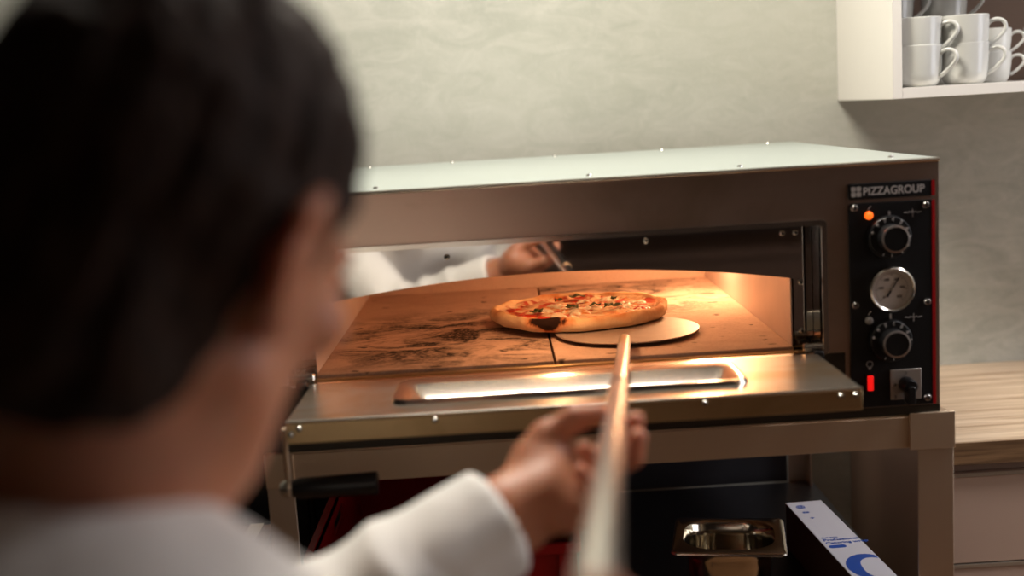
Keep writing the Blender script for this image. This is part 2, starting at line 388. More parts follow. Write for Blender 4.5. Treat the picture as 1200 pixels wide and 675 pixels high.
# door folded down
bm = bmesh.new()
outer = rrect(0., .68, -.246, -.048, .003); inner = rrect(.128, .548, -.186, -.094, .014)
ring_prism(bm, outer, inner, -.004, -.0015, 'xy')
dr = obj('door', bm, 'steel_door', ov, bev=.0008)
obj('door_lip', B(0., .68, -.2485, -.246, -.028, -.001), 'steel_lip', dr, bev=.0008)
bm = bmesh.new(); box(bm, 0, .0025, -.246, -.05, -.027, -.004); box(bm, .6775, .68, -.246, -.05, -.027, -.004); box(bm, 0.002, .678, -.246, -.05, -.028, -.0265)
obj('door_skin', bm, 'steel_lip', dr)
bm = bmesh.new()   # raised rounded frame around the window
prof = []
lv = [(rrect(.118, .560, -.198, -.084, .022, 8), -.0015), (rrect(.121, .557, -.196, -.087, .020, 8), .0045), (rrect(.126, .553, -.193, -.092, .018, 8), .0048), (rrect(.136, .545, -.189, -.106, .015, 8), .001), (rrect(.147, .537, -.185, -.125, .012, 8), -.008), (rrect(.156, .528, -.181, -.143, .009, 8), -.0165), (rrect(.158, .526, -.180, -.145, .008, 8), -.020)]
out2 = lv[0][0]
V = [[bm.verts.new((a, b, z)) for a, b in p] for p, z in lv]; n_ = len(out2)
for a, b in zip(V, V[1:]):
    for i in range(n_): bm.faces.new((a[i], a[(i+1) % n_], b[(i+1) % n_], b[i]))
obj('window_frame', bm, 'steel_edge', dr, smooth=60)
obj('window_glass', PR(rrect(.157, .527, -.181, -.144, .008), -.0205, -.0175, 'xy'), 'glass', dr)
obj('window_inner_sheet', PR(rrect(.125, .551, -.189, -.091, .01), -.0262, -.0240, 'xy'), 'steel', dr)
obj('door_edge', T([(0., -.2475, -.0022), (.68, -.2475, -.0022)], .0022, 8), 'steel_edge', dr)
for x, z in ((.016, -.0095), (.001+.005, -.016), (.176, -.0085), (.335, -.008), (.494, -.008), (.654, -.0095), (.6715, -.0095)):
    obj('door_screw', L([(0, -.004), (.003, -.0035), (.0043, -.001), (.0046, 0)], (x, -.2485, z), (0, 1, 0), n=16), 'screw', dr)
# door handle: rod and black grip
hd = obj('door_handle', T([(-.004, -.235, -.012), (-.006, -.232, -.045), (-.006, -.228, -.088)], .0035, 10), 'steel_stand', dr)
obj('handle_grip', T([(-.004, -.228, -.088), (.006, -.228, -.0885), (.06, -.226, -.0885), (.098, -.225, -.0885), (.1, -.225, -.0885)], [.009, .0125, .0132, .014, .0135], 20), 'black', hd)
obj('handle_ball', L([(0, -.012), (.007, -.0105), (.0105, -.005), (.0115, 0), (.0095, .004)], (-.006, -.228, -.088), (1, 0, 0), n=20), 'knob_metal', hd)
# hinges at both ends of the mouth
for sx, x in ((1, .683), (-1, -.012)):
    hg = obj('hinge', B(x-.008, x+.006, -.052, -.012, -.010, .002), 'black', ov, bev=.002)
    obj('hinge_pin', L([(0, -.018), (.006, -.018), (.0065, -.016), (.0065, .014), (.0045, .016), (0, .016)], (x, -.036, .0045), (1, 0, 0), n=18), 'screw', hg)

# control panel
PY = FY-.0035
cp = obj('control_panel', PR(rrect(.727, .8415, -.0815, .1965, .004), PY, FY-.0005), 'black_panel', ov, bev=.0006)
obj('red_stripe', PR(rrect(.8375, .8418, -.0815, .1965, .0018, 3), PY-.0006, PY+.001), 'red', cp)
lp = obj('logo_plate', PR(rrect(.727, .8415, .2015, .2225, .003), PY, FY-.0005), 'black_panel', ov, bev=.0006)
obj('red_stripe', PR(rrect(.8375, .8418, .2015, .2225, .0015, 3), PY-.0006, PY+.001), 'red', lp)
bm = bmesh.new()
for i in (0, 1):
    for j in (0, 1): prism(bm, rrect(.7305+i*.0072, .7369+i*.0072, .2052+j*.0072, .2116+j*.0072, .0018, 3), PY-.0008, PY)
obj('logo_emblem', bm, 'print', lp, smooth=0)
text('PIZZAGROUP', .0148, .7462, PY-.0004, .2070, 'print_white', lp, 'logo_lettering', bold=.00022, sx=.905)
def px(x, z): return (x, PY, z)
for x, z in ((.7345, .1905), (.8295, .1895), (.7345, .0600), (.8305, .0590), (.8300, -.0725)):
    s = obj('panel_screw', L([(0, -.0042), (.0035, -.0038), (.0052, -.0018), (.0056, 0)], px(x, z), (0, 1, 0), n=18), 'screw', cp)
    bm = bmesh.new(); box(bm, x-.0026, x+.0026, PY-.0045, PY-.0036, z-.0005, z+.0005); box(bm, x-.0005, x+.0005, PY-.0045, PY-.0036, z-.0026, z+.0026)
    obj('screw_slot', bm, 'seal', s, smooth=0)
def dial(x, z, first, turn):
    d = obj('dial', L([(0, -.011), (.0270, -.0096), (.0282, -.008), (.029, -.002), (.029, 0), (0, 0)], px(x, z), (0, 1, 0), n=56), 'black', cp, bev=.0003)
    bm = L([(0, -.031), (.0155, -.031), (.0170, -.0295), (.0178, -.012), (.0185, -.010), (0, -.010)], px(x, z), (0, 1, 0), n=56)
    g = obj('grip', bm, 'black', d)
    obj('grip_ring', L([(.0158, -.0308), (.0160, -.0318), (.0180, -.0312), (.0182, -.0295)], px(x, z), (0, 1, 0), n=56), 'knob_ring', d)
    bm = bmesh.new()
    for k in (9, 10):
        a = math.radians(turn-27*k-20); c, s = math.cos(a), math.sin(a); r = .0262
        mt = Matrix.Translation((x+c*.0246, PY-.0062, z+s*.0246)) @ Matrix.Rotation(-a, 4, 'Y')
        box(bm, -.0016, .0016, -.0042, -.0030, -.0004, .0004, rot=mt)
    obj('dial_ticks', bm, 'print_white', d, smooth=0)
    for k in range(9):
        a = math.radians(turn-13.5-27*k); r = .0222
        text(str(9-k), .0072, x+math.cos(a)*.0215, PY-.0100, z+math.sin(a)*.0215, 'print_white', d, 'dial_number', align='CENTER', spin=a-PI/2, bold=.0002)
    return d
dial(.7795, .1500, 9, 176)
dial(.7795, .0100, 9, 178)
def wave(x, z):
    bm = bmesh.new(); pts = [(-.0115, 0), (-.0085, 0), (-.0065, -.0012), (-.004, .0012), (-.002, -.0010), (0, .0012), (.002, -.0010), (.004, .0012), (.0065, -.0012), (.0085, 0), (.0115, 0)]
    tube(bm, [(x+a, PY-.0003, z+b) for a, b in pts], .0006, 6); box(bm, x-.0004, x+.0004, PY-.0008, PY, z-.0065, z+.0045)
    obj('element_symbol', bm, 'print', cp, smooth=0)
wave(.812, .1810); wave(.812, .0400)
for x, z in ((.781, .1790), (.781, .0410)): obj('index_mark', B(x-.0012, x+.0012, PY-.0006, PY, z-.005, z+.005), 'print', cp, smooth=0)
def pilot(x, z, mat):
    p = obj('pilot_light', L([(0, -.0065), (.003, -.006), (.005, -.0035), (.0055, 0)], px(x, z), (0, 1, 0), n=20), mat, cp)
    obj('pilot_mark', T([(x-.001, PY-.0003, z+.0075), (x+.003, PY-.0003, z+.0125)], .0006, 6), 'print', cp)
pilot(.7535, .1800, 'orange_light'); pilot(.752, .0385, 'clear_light')
# gauge
g = obj('gauge', L([(.0265, -.004), (.0268, -.0095), (.0285, -.011), (.0300, -.0095), (.0305, -.003), (.0305, 0), (0, 0)], px(.7815, .0800), (0, 1, 0), n=64), 'steel_edge', cp)
obj('gauge_face', L([(0, -.0045), (.0275, -.0045), (.0275, -.003), (0, -.003)], px(.7815, .0800), (0, 1, 0), n=56), 'gauge_face', g)
bm = bmesh.new()
for k in range(31):
    a = math.radians(225-9*k); r0 = .0205 if k % 5 else .0185
    mt = Matrix.Translation((.7815, PY-.0048, .08)) @ Matrix.Rotation(-a, 4, 'Y')
    box(bm, r0, .0225, -.0002, .0002, -.00025, .00025, rot=mt)
obj('gauge_scale', bm, 'seal', g, smooth=0)
for k in range(6):
    a = math.radians(225-54*k)
    text(str(k*100), .0048, .7815+math.cos(a)*.0145, PY-.0048, .08+math.sin(a)*.0145-.0016, 'seal', g, 'gauge_number', align='CENTER', extrude=.0002)
a = math.radians(57)
nd = bmesh.new(); mt = Matrix.Translation((.7815, PY-.0056, .08)) @ Matrix.Rotation(-a, 4, 'Y'); 
prism(nd, [(-.012, -.0016), (-.012, .0016), (0, .0009), (.020, .0002), (.020, -.0002), (0, -.0009)], -.0003, .0003); bmesh.ops.transform(nd, matrix=mt, verts=nd.verts[:])
obj('gauge_needle', nd, 'seal', g, smooth=0)
obj('needle_hub', L([(0, -.0075), (.0022, -.007), (.0025, -.005)], px(.7815, .08), (0, 1, 0), n=16), 'knob_metal', g)
# lit rocker and lamp icon
rk = obj('rocker_switch', PR(rrect(.7455, .7585, -.0600, -.0345, .0012), PY-.0015, PY), 'black', cp, bev=.0004)
obj('rocker_lens', PR(rrect(.7482, .7558, -.0575, -.0370, .001), PY-.0045, PY-.001), 'red_light', rk, bev=.0012)
bm = bmesh.new(); lathe(bm, [(.0036, -.0006), (.0046, -.0006), (.0046, 0), (.0036, 0)], px(.752, -.0215), (0, 1, 0), n=24, closed=True)
box(bm, .7503, .7537, PY-.0006, PY, -.0290, -.0265); obj('lamp_symbol', bm, 'print', cp, smooth=0)
# rotary main switch
rs = obj('main_switch', B(.7795, .8215, PY-.002, PY, -.0725, -.0310), 'plate', cp, bev=.0006)
obj('switch_knob', L([(0, -.020), (.0085, -.020), (.0100, -.018), (.0108, 0), (0, 0)], (.8005, PY-.002, -.0515), (0, 1, 0), n=32), 'black', rs)
obj('switch_lever', PR(rrect(.7955, .8055, -.0740, -.0500, .003), PY-.027, PY-.006), 'black', rs, bev=.001)
text('I', .0055, .8005, PY-.0022, -.0378, 'seal', rs, 'switch_mark', align='CENTER')
text('0', .0055, .7855, PY-.0022, -.0535, 'seal', rs, 'switch_mark', align='CENTER')
text('2', .0055, .7860, PY-.0022, -.0700, 'seal', rs, 'switch_mark', align='CENTER')

# ------------------------------------------------------------------ stand
LX, RX = -.073, .866
sd = thing('oven_stand', 'stainless steel angle-leg stand with a dark lower shelf carrying the pizza oven', 'stand', (.39, .33, FLOOR))
SZ_ = -.431
bm = bmesh.new(); box(bm, LX+.03, RX-.03, FY-.002, FY+.001, -.142, -.0985); box(bm, LX+.03, RX-.03, FY+.001, .0, -.1005, -.0985)
obj('front_rail', bm, 'steel_stand', sd, bev=.0006)
obj('back_rail', B(LX+.03, RX-.03, .712, .715, -.142, -.0985), 'steel_stand', sd)
for x in (LX+.002, RX-.005): obj('side_rail', B(x, x+.003, FY+.01, .70, -.142, -.0985), 'steel_stand', sd)
M['dark_sheet'] = steel('added_dark_sheet', (.10, .10, .115), .5, 2)
obj('added_back_sheet', B(-.071, .815, .716, .718, SZ_, -.142), 'dark_sheet', sd, smooth=0)  # sheet added to keep the space below the oven dark
obj('top_tray', B(LX+.003, RX-.003, FY+.001, .712, -.0985, -.0965), 'steel_stand', sd)
obj('corner_plate', B(.805, RX+.001, FY-.0055, FY-.002, -.1445, -.0930), 'steel_stand', sd, bev=.0006)
obj('corner_plate', B(LX, -.034, FY-.0055, FY-.002, -.1445, -.0970), 'steel_stand', sd, bev=.0006)
def leg(x0, x1, yf, inner):
    bm = bmesh.new(); box(bm, x0, x1, yf, yf+.0025, FLOOR+.02, -.0985)
    xe = x1 if inner > 0 else x0; box(bm, min(xe, xe-inner*.0025), max(xe, xe-inner*.0025), yf+.0025, yf+(.04 if yf < .3 else -.04), FLOOR+.02, -.0985)
    l = obj('leg', bm, 'steel_leg', sd, bev=.0006)
    obj('leg_foot', L([(.018, 0), (.018, .008), (.008, .012), (.008, .022)], ((x0+x1)/2, yf+(.015 if yf < .3 else -.015), FLOOR), n=18), 'rubber', l)
leg(.817, RX, FY-.0018, 1); leg(LX, -.036, FY-.0018, -1); leg(.815, .852, .705, 1); leg(LX, -.036, .705, -1)
SZ = -.428
bm = PR(rrect(LX+.006, .861, -.033, .700, .02, 5), SZ-.003, SZ, 'xy')
sh = obj('shelf', bm, 'shelf', sd, bev=.001)
bm = bmesh.new(); ring_prism(bm, rrect(LX+.006, .861, -.033, .700, .02, 5), rrect(LX+.009, .858, -.030, .697, .018, 5), SZ-.03, SZ-.0032, 'xy'); obj('shelf_edge', bm, 'shelf', sh)

# steel pan on the shelf
def pan():
    t = thing('food_pan', 'empty stainless steel gastronorm pan with a wide rim, on the shelf below the oven', 'pan', (.585, .11, SZ))
    # rim corners: back (.519,.197) (.677,.168)  front (.488,.051)(.643,.018)
    Rm = Matrix.Translation((.582, .109, SZ)) @ Matrix.Rotation(math.radians(-11), 4, 'Z')
    bm = bmesh.new(); hw, hd, H = .081, .073, .12
    lv = [(hw, hd, H-.004, .008), (hw, hd, H, .008), (hw-.002, hd-.002, H+.001, .007), (hw-.013, hd-.011, H+.0005, .046), (hw-.0155, hd-.0135, H-.004, .045), (hw-.018, hd-.016, H-.018, .044), (hw-.0185, hd-.0165, H-.022, .043), (hw-.022, hd-.020, .02, .036), (hw-.032, hd-.030, .001, .028)]
    V = []
    for a, b, z, r in lv: V.append([bm.verts.new(Rm @ Vector((x, y, z))) for x, y in rrect(-a, a, -b, b, r, 7)])
    n = len(V[0])
    for a, b in zip(V, V[1:]):
        for i in range(n): bm.faces.new((a[i], a[(i+1) % n], b[(i+1) % n], b[i]))
    bm.faces.new(V[-1])
    o = obj('basin', bm, 'steel_pan', t, smooth=50); s = o.modifiers.new('thick', 'SOLIDIFY'); s.thickness = .0008; s.offset = -1
    bm = bmesh.new(); P2 = [Rm @ Vector((x, y, H-.003)) for x, y in rrect(-hw, hw, -hd, hd, .008, 6)]
    tube(bm, P2+[P2[0]], .0026, 8); obj('rolled_rim', bm, 'steel_edge', t)
pan()
# long narrow printed box on the shelf
t = thing('roll_box', 'long white topped cardboard box with blue print lying on the right end of the shelf', 'box', (.765, .17, SZ))
rt = Matrix.Translation((.7655, .175, SZ)) @ Matrix.Rotation(math.radians(3.0), 4, 'Z')
bm = bmesh.new(); box(bm, -.031, .031, -.24, .178, 0, .078, rot=rt); obj('carton', bm, 'boxside', t, bev=.001)
bm = bmesh.new(); box(bm, -.0312, .0312, -.2402, .1782, .0778, .0795, rot=rt); lid = obj('lid', bm, 'boxtop', t, bev=.0005)
def lidtext(s, size, x, y, name='blue_lettering', mat='blue', rz=0, bold=.0003):
    p = rt @ Vector((x, y, .0796)); return text(s, size, p.x, p.y, p.z, mat, lid, name, plane='xy', rotz=math.radians(3.0)+rz, extrude=.0002, bold=bold)
lidtext('@', .016, -.021, .148); lidtext('«»', .012, -.018, .122, bold=.0005); lidtext('+', .013, -.014, .092, bold=.0005)
lidtext('CUT BOX', .0060, -.026, .002, bold=.0001); lidtext('Professional', .0115, -.026, -.0095); lidtext('Catering wrap', .0115, -.026, -.0225)
bm = bmesh.new(); prism(bm, rrect(-.026, .001, -.040, -.0285, .005), .0793, .0798, 'xy'); bmesh.ops.transform(bm, matrix=rt, verts=bm.verts[:]); obj('blue_badge', bm, 'blue', lid, smooth=0)
bm = bmesh.new(); pts = [(.030*math.cos(a)+.014, .045*math.sin(a)-.125, .0797) for a in np.linspace(.6, 4.6, 24)]
for i in range(len(pts)-1):
    (x0, y0, z), (x1, y1, _) = pts[i], pts[i+1]; w = .0105*math.sin(PI*(i+.5)/len(pts))+.001
    cx, cy = .014, -.125
    def off(x, y, s): dx, dy = x-cx, y-cy; l = math.hypot(dx, dy); return (max(-.030, min(.030, x+dx/l*s)), y+dy/l*s, z)
    f = [bm.verts.new(v) for v in (off(x0, y0, -w), off(x1, y1, -w), off(x1, y1, w), off(x0, y0, w))]; bm.faces.new(f)
bmesh.ops.transform(bm, matrix=rt, verts=bm.verts[:]); obj('blue_swoosh', bm, 'blue', lid, smooth=0)

# red crate on the shelf
t = thing('red_crate', 'bright red plastic stacking crate with hand holes, on the left part of the shelf', 'crate', (.155, .16, SZ))
bm = bmesh.new(); x0, x1, y0, y1, z1 = -.033, .345, -.005, .56, SZ+.165; th = .004
def crate_wall(bm, ax, c, a0, a1):
    """wall with a hand hole; ax 'x' wall is normal to x"""
    am = (a0+a1)/2; hz0, hz1 = z1-.05, z1-.028
    for (p0, p1, q0, q1) in ((a0, a1, SZ+.001, hz0), (a0, a1, hz1, z1), (a0, am-.05, hz0, hz1), (am+.05, a1, hz0, hz1)):
        if ax == 'x': box(bm, c, c+th, p0, p1, q0, q1)
        else: box(bm, p0, p1, c, c+th, q0, q1)
crate_wall(bm, 'x', x0, y0, y1); crate_wall(bm, 'x', x1-th, y0, y1); crate_wall(bm, 'y', y0, x0, x1); crate_wall(bm, 'y', y1-th, x0, x1); box(bm, x0, x1, y0, y1, SZ+.001, SZ+.005)
obj('body', bm, 'red_plastic', t, smooth=0)
bm = bmesh.new(); ring_prism(bm, rrect(x0-.007, x1+.007, y0-.007, y1+.007, .012), rrect(x0+.004, x1-.004, y0+.004, y1-.004, .008), z1-.012, z1+.002, 'xy'); obj('rim', bm, 'red_plastic', t, bev=.001)
bm = bmesh.new()
for k in range(7): xx = x0+.02+k*(x1-x0-.045)/6; box(bm, xx, xx+.005, y0-.005, y0, SZ+.005, z1-.012)
box(bm, x0, x1, y0-.005, y0, SZ+.055, SZ+.061)
obj('ribs', bm, 'red_plastic', t, smooth=0)
# dark cable behind the stand
tag(obj('power_cable', T([Vector((.56, .78, -.13)), Vector((.555, .775, -.16)), Vector((.53, .77, -.21)), Vector((.47, .765, -.27)), Vector((.43, .76, -.36)), Vector((.42, .76, -.6)), Vector((.42, .76, FLOOR+.01))], .012, 10), 'rubber'), 'thick black cable hanging down the wall behind the oven stand', 'cable')
# carton left of the stand
t = thing('cardboard_carton', 'tall brown cardboard carton with a strip of pale tape, left of the oven stand', 'carton', (-.26, .20, FLOOR))
obj('body', B(-.40, -.137, .02, .30, FLOOR, -.312), 'cardboard', t, bev=.002); obj('tape', B(-.180, -.158, .019, .301, -.3115, -.3105), 'tape', t)

t = thing('added_dark_cabinet', 'added low black cabinet darkening the plaster wall, behind the cardboard carton', 'cabinet', (-.385, .62, FLOOR))  # cabinet added to darken the wall left of the stand
obj('body', B(-.68, -.090, .402, WY-.001, FLOOR+.06, -.125), 'black', t, bev=.003); obj('plinth', B(-.66, -.11, .43, WY-.01, FLOOR, FLOOR+.06), 'rubber', t)
obj('top', B(-.69, -.085, .395, WY-.001, -.125, -.105), 'black', t, bev=.003)
for x0_, x1_ in ((-.672, -.388), (-.384, -.098)):
    d = obj('door', B(x0_, x1_, .388, .402, FLOOR+.07, -.133), 'black', t, bev=.002); xc = -.40 if x0_ < -.5 else -.372
    obj('door_handle', T([(xc, .388, -.22), (xc, .372, -.22), (xc, .372, -.36), (xc, .388, -.36)], .004, 10), 'screw', d)
# ------------------------------------------------------------------ counter on the right
cx0 = .983
wt = obj('worktop', B(cx0, 2.2, .293, WY-.001, -.281, -.242), 'oak', None, bev=.0015)
tag(wt, 'light oak worktop with a dark front edge, against the plaster wall', 'worktop')
ed = obj('front_edge', B(cx0+.0002, 2.2, .2915, .2935, -.2805, -.2435), 'oak_edge', wt)
for k in range(2):
    a, b = cx0+k*.61, cx0+.61*(k+1)
    t = thing('base_cabinet', ('cream drawer cabinet under the oak worktop, right beside the oven stand', 'cream drawer cabinet under the oak worktop, farther from the oven stand')[k], 'cabinet', ((a+b)/2, .58, FLOOR), 'base cabinets under the worktop')
    bm = bmesh.new(); box(bm, a, b-.001, .327, WY-.001, FLOOR+.1, -.2815); box(bm, a+.02, b-.02, .38, WY-.01, FLOOR, FLOOR+.1); obj('body', bm, 'cream_lam', t)
    zz = [-.302, -.462, -.74, -1.03]
    obj('top_rail', B(a, b-.001, .322, .327, -.300, -.2815), 'cream_lam', t)
    for z0_, z1_ in zip(zz[1:], zz):
        d = obj('drawer', B(a+.006, b-.004, .306, .3265, z0_+.004, z1_), 'cream_lam', t, bev=.0012)
        obj('drawer_pull', B(a+.006, b-.004, .304, .308, z1_-.004, z1_+.002), 'knob_metal', d)

# ------------------------------------------------------------------ wall cabinet with cups
t = thing('wall_cabinet', 'white open wall cabinet holding stacked cups, high on the plaster wall', 'cabinet', (1.55, .675, .324))
hx = .969; CF = .505
obj('side_panel', B(hx, hx+.017, CF, WY-.001, .324, .95), 'white_lam', t, bev=.0008)
obj('bottom_shelf', B(hx+.017, 2.1, CF+.001, WY-.001, .324, .343), 'white_lam', t, bev=.0006)
obj('side_panel', B(2.1, 2.117, CF, WY-.001, .324, .95), 'white_lam', t)
obj('top_shelf', B(hx+.017, 2.1, CF+.001, WY-.001, .93, .95), 'white_lam', t)
obj('inner_shelf', B(hx+.017, 2.1, CF+.02, WY-.001, .625, .643), 'white_lam', t)
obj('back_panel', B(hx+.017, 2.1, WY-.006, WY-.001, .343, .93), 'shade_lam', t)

def mug_parts(h, R, hang):
    """cup wall as a lathe, handle as a swept tube; base at z=0"""
    k = R/.042; w = .0026
    pr = [(0, .003), (.024*k, .003), (.026*k, 0), (.029*k, .0), (.033*k, .003), (.0375*k, .010), (.0395*k, .022), (.0412*k, h*.6), (R, h-.001), (R-.0012, h), (R-w, h-.001), (.0412*k-w, h*.6), (.0395*k-w, .024), (.034*k, .009), (.02*k, .006), (0, .006)]
    body = L(pr, (0, 0, 0), n=48)
    s = h/.073; pts = []
    ctrl = [(.0385, .054), (.044, .060), (.054, .0625), (.064, .059), (.0685, .050), (.066, .041), (.057, .031), (.047, .022), (.0385, .017)]
    cr = [Vector((a*k, 0, b*s)) for a, b in ctrl]
    for i in range(len(cr)-1):
        p0, p1, p2, p3 = cr[max(i-1, 0)], cr[i], cr[i+1], cr[min(i+2, len(cr)-1)]
        for j in range(4):
            u = j/4; pts.append(.5*((2*p1)+(-p0+p2)*u+(2*p0-5*p1+4*p2-p3)*u*u+(-p0+3*p1-3*p2+p3)*u**3))
    pts.append(cr[-1]); return body, T(pts, .0036*k, 10, flat=1.3)
def mug(name, h, R, label):
    t = thing(name, label, 'cup', (0, 0, 0), 'stacked cups in the wall cabinet'); a, b = mug_parts(h, R, 0)
    obj('bowl', a, 'porcelain', t, smooth=50); obj('handle', b, 'porcelain', t, smooth=60); return t
big = mug('coffee_cup', .073, .0425, ''); small = mug('espresso_cup', .056, .034, '')
first = {big.name: True, small.name: True}
def put(proto, x, y, z, ang, label):
    if first[proto.name]: r = proto; first[proto.name] = False
    else:
        r = proto.copy(); C.objects.link(r)
        for ch in list(proto.children):
            c = ch.copy(); C.objects.link(c); c.parent = r
    r.location = (x, y, z); r.rotation_euler = (0, 0, math.radians(ang)); r['label'] = label
Z0 = .3432; ST = .0485
put(big, 1.0305, .556, Z0, -38, 'white porcelain cup at the bottom of the front stack against the cabinet side')
put(big, 1.0300, .556, Z0+ST, -30, 'white porcelain cup on top of the front stack against the cabinet side')
put(big, 1.1170, .562, Z0, -26, 'white porcelain cup at the bottom of the second front stack')
put(big, 1.1165, .560, Z0+ST, -20, 'white porcelain cup on top of the second front stack')
ords = ['lowest', 'second', 'third', 'topmost']
for i, (x, ang, w) in enumerate(((1.034, -22, 'in the rear corner'), (1.136, -15, 'behind the second front stack'))):
    for k in range(4): put(big, x+.001*k, .715, Z0+.0545*k, ang-3*k, f'white cup {w}, {ords[k]} of its stack of four')
for i, (x, y, w) in enumerate(((1.200, .640, 'right beside the tall cup stacks'), (1.292, .632, 'at the right edge of the photo'))):
    for k in range(2): put(small, x, y, Z0+.0425*k, -18, f'small white espresso cup {w}, {("lower", "upper")[k]} of two')

# ------------------------------------------------------------------ pizza
PC = Vector((.384, .277, .0095))
pz = thing('pizza', 'freshly baked pizza with cheese, basil and a burnt crust spot in the oven', 'pizza', PC)
def hn(x, y, s=1., sd=0.):
    return (math.sin(x*37*s+1.3+sd)*math.cos(y*41*s-.7+sd)+.6*math.sin(x*83*s+y*61*s+sd*2)+.4*math.cos(x*151*s-y*133*s+1.7*sd))/2.
def prad(a): return 1+.025*math.sin(3*a+.6)+.018*math.sin(5*a-1)+.012*math.sin(11*a)
RX_, RY_ = .1425, .128
bm = bmesh.new(); n = 144; rings = []
prof = [(.90, .0), (.955, .0005), (.99, .004), (1.0, .009), (.993, .0145), (.972, .0185), (.945, .0200), (.920, .0185), (.89, .0150), (.865, .0130)]
for q, (r, z) in enumerate(prof):
    ring = []
    for i in range(n):
        a = 2*PI*i/n; R = prad(a); bub = 1+.20*math.sin(7*a+2)+.16*math.sin(13*a+.5)+.1*math.sin(29*a)
        zz = z*(.86+.22*bub) if z > .004 else z
        jr = 1+.006*math.sin(23*a+q)
        ring.append(bm.verts.new(PC+Vector((RX_*R*r*jr*math.cos(a), RY_*R*r*jr*math.sin(a), zz))))
    rings.append(ring)
for a_, b_ in zip(rings, rings[1:]):
    for i in range(n): bm.faces.new((a_[i], a_[(i+1) % n], b_[(i+1) % n], b_[i]))
bm.faces.new(rings[0][::-1])
obj('crust', bm, 'crust', pz, smooth=80)
bm = bmesh.new(); rings = []
for q in range(40):
    r = .885*(q/39); ring = []
    for i in range(n if q else 1):
        a = 2*PI*i/n; R = prad(a); x, y = RX_*R*r*math.cos(a), RY_*R*r*math.sin(a)
        edge = max(0, (r-.80)/.085)
        z = .0135+.0028*hn(x, y, 1.6)+.0012*hn(x, y, 4.2, 2)+.004*edge
        ring.append(bm.verts.new(PC+Vector((x, y, z))))
    rings.append(ring)
for a_, b_ in zip(rings, rings[1:]):
    for i in range(n):
        j = (i+1) % n
        if len(a_) == 1: bm.faces.new((a_[0], b_[i], b_[j]))
        else: bm.faces.new((a_[i], b_[i], b_[j], a_[j]))
obj('topping', bm, 'topping', pz, smooth=80)
rng = random.Random(3)
def blob(x, y, r, h, sd, mat, name, lift=0.):
    bm = bmesh.new(); m_ = 22; rs = []
    for q in range(6):
        t_ = q/5; rr = r*math.cos(t_*PI/2); zz = h*math.sin(t_*PI/2)
        if q == 5: rs.append([bm.verts.new(PC+Vector((x, y, .0125+h+lift)))]); continue
        rs.append([bm.verts.new(PC+Vector((x+rr*(1+.28*math.sin(3*a+sd)+.16*math.sin(5*a+2*sd)+.08*math.sin(9*a))*math.cos(a), y+rr*(1+.28*math.sin(3*a+sd)+.16*math.sin(5*a+2*sd))*math.sin(a), .0125+zz+lift+.0008*math.sin(4*a+sd)))) for a in [2*PI*i/m_ for i in range(m_)]])
    for a_, b_ in zip(rs, rs[1:]):
        for i in range(m_):
            j = (i+1) % m_
            bm.faces.new((a_[i], a_[j], b_[0]) if len(b_) == 1 else (a_[i], a_[j], b_[j], b_[i]))
    return obj(name, bm, mat, pz, smooth=80)
for k in range(25):
    a = rng.uniform(0, 2*PI); r = math.sqrt(rng.random())*.092
    blob(r*math.cos(a)*1.1+.006, r*math.sin(a), rng.uniform(.008, .017), rng.uniform(.003, .0056), rng.uniform(0, 6), 'cheese', 'cheese_patch')
for x, y, r in ((.02, -.095, .014), (.055, -.088, .012), (-.02, -.092, .012), (-.105, .02, .014), (-.09, -.04, .016), (.095, -.03, .011), (-.06, -.075, .012)):
    blob(x, y, r, .0028, x*50, 'tomato', 'sauce_patch', .001)
def leaf(x, y, s, rot, sd):
    bm = bmesh.new(); V = []
    for i in range(9):
        u = i/8*2-1; row = []
        for j in range(5):
            v = j/4*2-1; w = (1-u*u)**.6*.55
            p = Vector((u*s, v*w*1.25*s*(1+.22*math.sin(7*u+sd)), .0016*math.sin(5*u+sd)+.0014*v*v-.001*abs(u)))
            row.append(bm.verts.new(PC+Vector((x, y, .0205))+(Matrix.Rotation(rot, 3, 'Z') @ p)))
        V.append(row)
    for i in range(8):
        for j in range(4): bm.faces.new((V[i][j], V[i+1][j], V[i+1][j+1], V[i][j+1]))
    bmesh.ops.remove_doubles(bm, verts=bm.verts, dist=1e-5)
    o = obj('basil_leaf', bm, 'basil', pz, smooth=80); s_ = o.modifiers.new('t', 'SOLIDIFY'); s_.thickness = .0007
for x, y, s, r, sd in ((-.070, -.040, .012, .4, 0), (-.066, -.034, .009, 1.9, 2), (-.014, -.012, .0105, .7, 1), (-.008, -.014, .008, 2.2, 3), (.052, -.026, .015, .2, 4), (.046, -.020, .010, 1.5, 5), (.025, -.008, .010, .1, 2), (.003, .088, .014, .1, 1), (-.03, .06, .008, .6, 4), (.06, .045, .007, 1., 0)):
    leaf(x, y, s, r, sd)

# ------------------------------------------------------------------ peel
A0 = Vector((.4325, .052, .0125)); PD = Vector((-.1145, -1., .1055)); 
def pole(y): return A0+PD*(A0.y-y)
pl = thing('pizza_peel', 'round steel pizza peel with a long tubular handle, its disc under the pizza', 'peel', (.44, .16, .004))
bm = bmesh.new()
dc = Vector((.4475, .162, 0)); pts = []
for i in range(72):
    a = 2*PI*i/72; pts.append((dc.x+.109*math.cos(a), dc.y+.108*math.sin(a)))
prism(bm, pts, .0060, .0078, 'xy')
M['peel'] = plain('worn_peel_steel', (.36, .29, .25), .5, .45, var=.18, vs=45, bmp=.1)
obj('disc', bm, 'peel', pl, bev=.0005)
M['pole'] = steel('pole_steel', (.80, .76, .72), .24, 1)
bm = T([A0+Vector((.002, .028, -.0045)), A0+Vector((.0012, .012, -.001)), A0+PD*.002, pole(-.45)], [.0035, .0082, .0088, .0088], 24)
